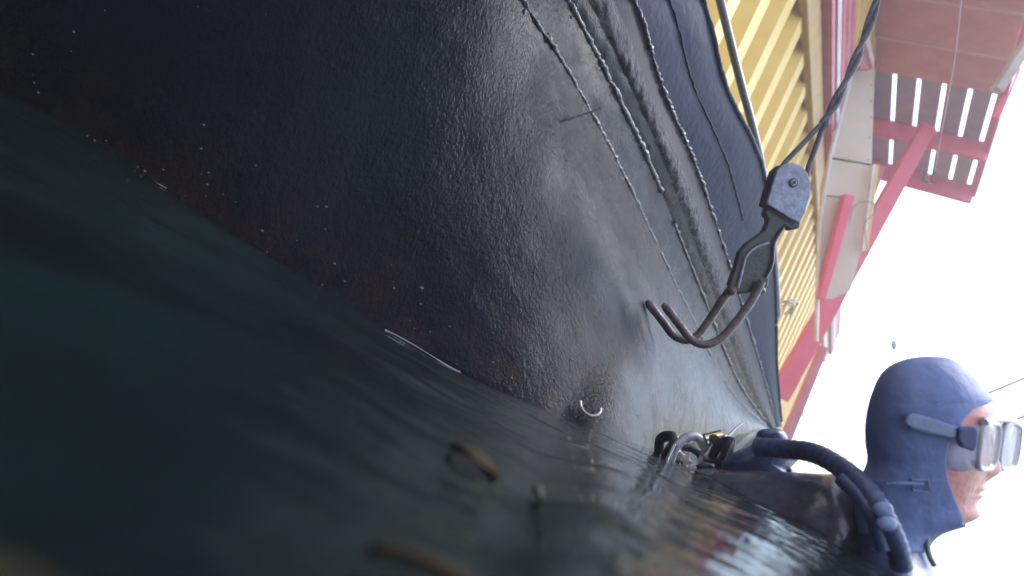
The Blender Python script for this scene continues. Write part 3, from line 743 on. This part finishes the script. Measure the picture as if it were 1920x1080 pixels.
# ------------------------------------------------------------------ dive cylinder lying in the water
cyl = empty('diving_cylinder', P(1450, 950, 1.1), 'wet glossy black diving cylinder lying low in the water between hoses and diver', 'diving cylinder')
a, b = P(1232, 952, 1.38), P(1648, 1003, 1.00)
L = (b - a).length; ts = [0, .015, .04, .08, .12] + list(np.linspace(.16, .86, 30)) + [.90, .94, .97, .99, 1.0]
def cr_(t):
    if t < .12: return .085 * math.sqrt(max(0.02, 1 - ((.12 - t) / .12) ** 2)) 
    if t > .86: return .085 * math.sqrt(max(0.02, 1 - ((t - .86) / .14) ** 2))
    return .085
MB().tube([a.lerp(b, t) for t in ts], [cr_(t) for t in ts], 48).build('tank', M['cyl'], cyl)

# ------------------------------------------------------------------ regulator first stage and hoses
reg = empty('regulator', P(1300, 870, 1.36), 'chrome diving regulator valve with looping black hoses at the far end of the cylinder', 'regulator')
def pt(pts, r, name, m, n=50, seg=12, rib=0):
    p = pxpath(pts, n); rr = [r * (1 + rib * math.sin(i * 2.2)) for i in range(n)]
    return MB().tube(p, rr, seg).build(name, m, reg)
pt([(1236, 895, 1.36), (1244, 868, 1.36), (1255, 846, 1.35), (1264, 832, 1.35), (1262, 820, 1.36), (1248, 818, 1.38), (1238, 826, 1.4), (1236, 850, 1.4)], .011, 'hose', M['rubber'])
pt([(1246, 893, 1.33), (1258, 862, 1.33), (1268, 838, 1.33), (1285, 822, 1.34), (1303, 818, 1.35), (1318, 832, 1.36), (1322, 850, 1.36), (1316, 868, 1.37)], .0085, 'corrugated_hose', M['frame'], 130, 14, .16)
pt([(1240, 890, 1.31), (1252, 862, 1.31), (1266, 834, 1.32)], .005, 'hose', M['chrome'])
pt([(1370, 822, 1.32), (1364, 845, 1.31), (1354, 866, 1.31), (1344, 892, 1.31)], .011, 'hose', M['rubber'])
pt([(1366, 824, 1.32), (1350, 834, 1.33), (1338, 850, 1.34), (1334, 868, 1.34)], .010, 'hose', M['rubber'])
pt([(1374, 826, 1.30), (1368, 846, 1.298), (1358, 868, 1.298), (1350, 890, 1.30)], .0028, 'hose', M['chrome'])
pt([(1280, 838, 1.4), (1298, 842, 1.4), (1312, 852, 1.4), (1318, 876, 1.4)], .008, 'hose', M['rubber'])
c = P(1334, 824, 1.36)
MB().tube([c - RT * .012 - UP * .006, c + RT * .022 + UP * .002], .018, 20).build('first_stage', M['chrome'], reg)
MB().tube([c + UP * .004 - fwd * .022, c + UP * .004 - fwd * .012], .010, 16).build('port_plug', M['rusty'], reg)
MB().tube([P(1326, 858, 1.35), P(1340, 836, 1.35)], .013, 16).build('valve_body', M['chrome'], reg)
MB().ball(P(1325, 862, 1.335), (.007, .007, .007), 12, 8).build('port_plug', M['rusty'], reg)
pillow([(1276, 846), (1286, 852), (1296, 848), (1294, 860), (1300, 868), (1290, 872), (1288, 886), (1278, 886), (1276, 868), (1266, 860)], 1.36, .012, 'bright_gap', M['white'], reg)  # white piece added for the bright background gap between the hoses
pillow([(1254, 846), (1272, 840), (1280, 856), (1274, 880), (1252, 888), (1246, 870)], 1.42, .02, 'hose_guard', M['rubber'], reg)
pillow([(1304, 872), (1322, 866), (1336, 872), (1334, 884), (1314, 886)], 1.3, .015, 'gauge', M['rubber'], reg)
# thin line from the regulator up the hull
tag(MB().tube(pxpath([(1362, 822, 1.36), (1376, 806, 1.7), (1392, 793, 2.2)], 16), .003, 6).build('cord', M['iron']), 'short thin black cord lying against the hull above the regulator', 'cord')

# ------------------------------------------------------------------ floating leaves (near, out of focus)
def leaf(px, py, L, W, rot, m, label):
    d = ray(px, py); z = 0.0
    for _ in range(30):
        p = on_z(px, py, z); z = z * .5 + .5 * (wz(p.x, p.y) + .002)
    p = on_z(px, py, z); rows_ = []
    for i in range(13):
        t = i / 12; w_ = W * math.sin(math.pi * (t * .94 + .03)) ** .8
        rows_.append([Vector((math.cos(rot) * (t - .5) * L - math.sin(rot) * f * w_, math.sin(rot) * (t - .5) * L + math.cos(rot) * f * w_, .004 * abs(f) + .002 * math.sin(t * 5))) for f in (-1, -.5, 0, .5, 1)])
    mbl = MB().grid([[p + q for q in r] for r in rows_])
    return tag(mbl.build('leaf', m, None, solid=.001), label, 'leaf', 'floating leaves')
leaf(888, 868, .034, .012, R(-22), M['leaf_brown'], 'brown oval leaf floating out of focus in the dark green water, uppermost leaf')
leaf(1006, 932, .008, .003, R(-20), M['leaf_yellow'], 'tiny yellowish leaf floating to the right of the brown oval leaf')
leaf(840, 1098, .055, .0035, R(14), M['leaf_brown'], 'long blurred brownish leaf floating at the bottom edge of the picture')

# pale tubes that draw the wet glints along the waterline of the hull
def along(f0, f1): return [j for j in range(int(f0), int(f1), 2)]
def glint_strip(pa, pb, n, label, r):
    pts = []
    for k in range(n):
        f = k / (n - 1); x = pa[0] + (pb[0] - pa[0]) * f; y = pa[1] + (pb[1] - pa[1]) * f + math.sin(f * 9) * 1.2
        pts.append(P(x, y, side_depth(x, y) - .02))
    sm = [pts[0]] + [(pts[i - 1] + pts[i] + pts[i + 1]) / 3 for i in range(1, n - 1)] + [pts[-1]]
    tag(MB().tube(sm, [r * (1 + .5 * noise.noise(p * 40)) for p in sm], 6).build('line', mat('wet_glint', (.42, .42, .42), .3)), label, 'line', 'drawn glints along the waterline')
glint_strip((668, 586), (862, 697), 26, 'thin pale strip drawing the wet glint along the waterline at the middle of the black hull, longer and brighter', .0007)
glint_strip((245, 318), (312, 352), 12, 'short faint pale strip drawing a wet glint along the waterline at the far left of the black hull', .0008)

# ------------------------------------------------------------------ thin air volume added to stand in for lens veil glare
hz = MB().hexa([(-115, -50, -1.6), (115, -50, -1.6), (115, 130, -1.6), (-115, 130, -1.6)], Vector((0, 0, 17))).build('veil_haze', bpy.data.materials.new('veil_haze_air'), None, smooth=False)
hm = hz.data.materials[0]; hm.use_nodes = True; hn = hm.node_tree.nodes; hn.clear()
pv = hn.new('ShaderNodeVolumePrincipled'); pv.inputs['Color'].default_value = (.90, .93, 1, 1); pv.inputs['Density'].default_value = .012
pv.inputs['Anisotropy'].default_value = .35
ho = hn.new('ShaderNodeOutputMaterial'); hm.node_tree.links.new(pv.outputs[0], ho.inputs['Volume']); hz['kind'] = 'stuff'
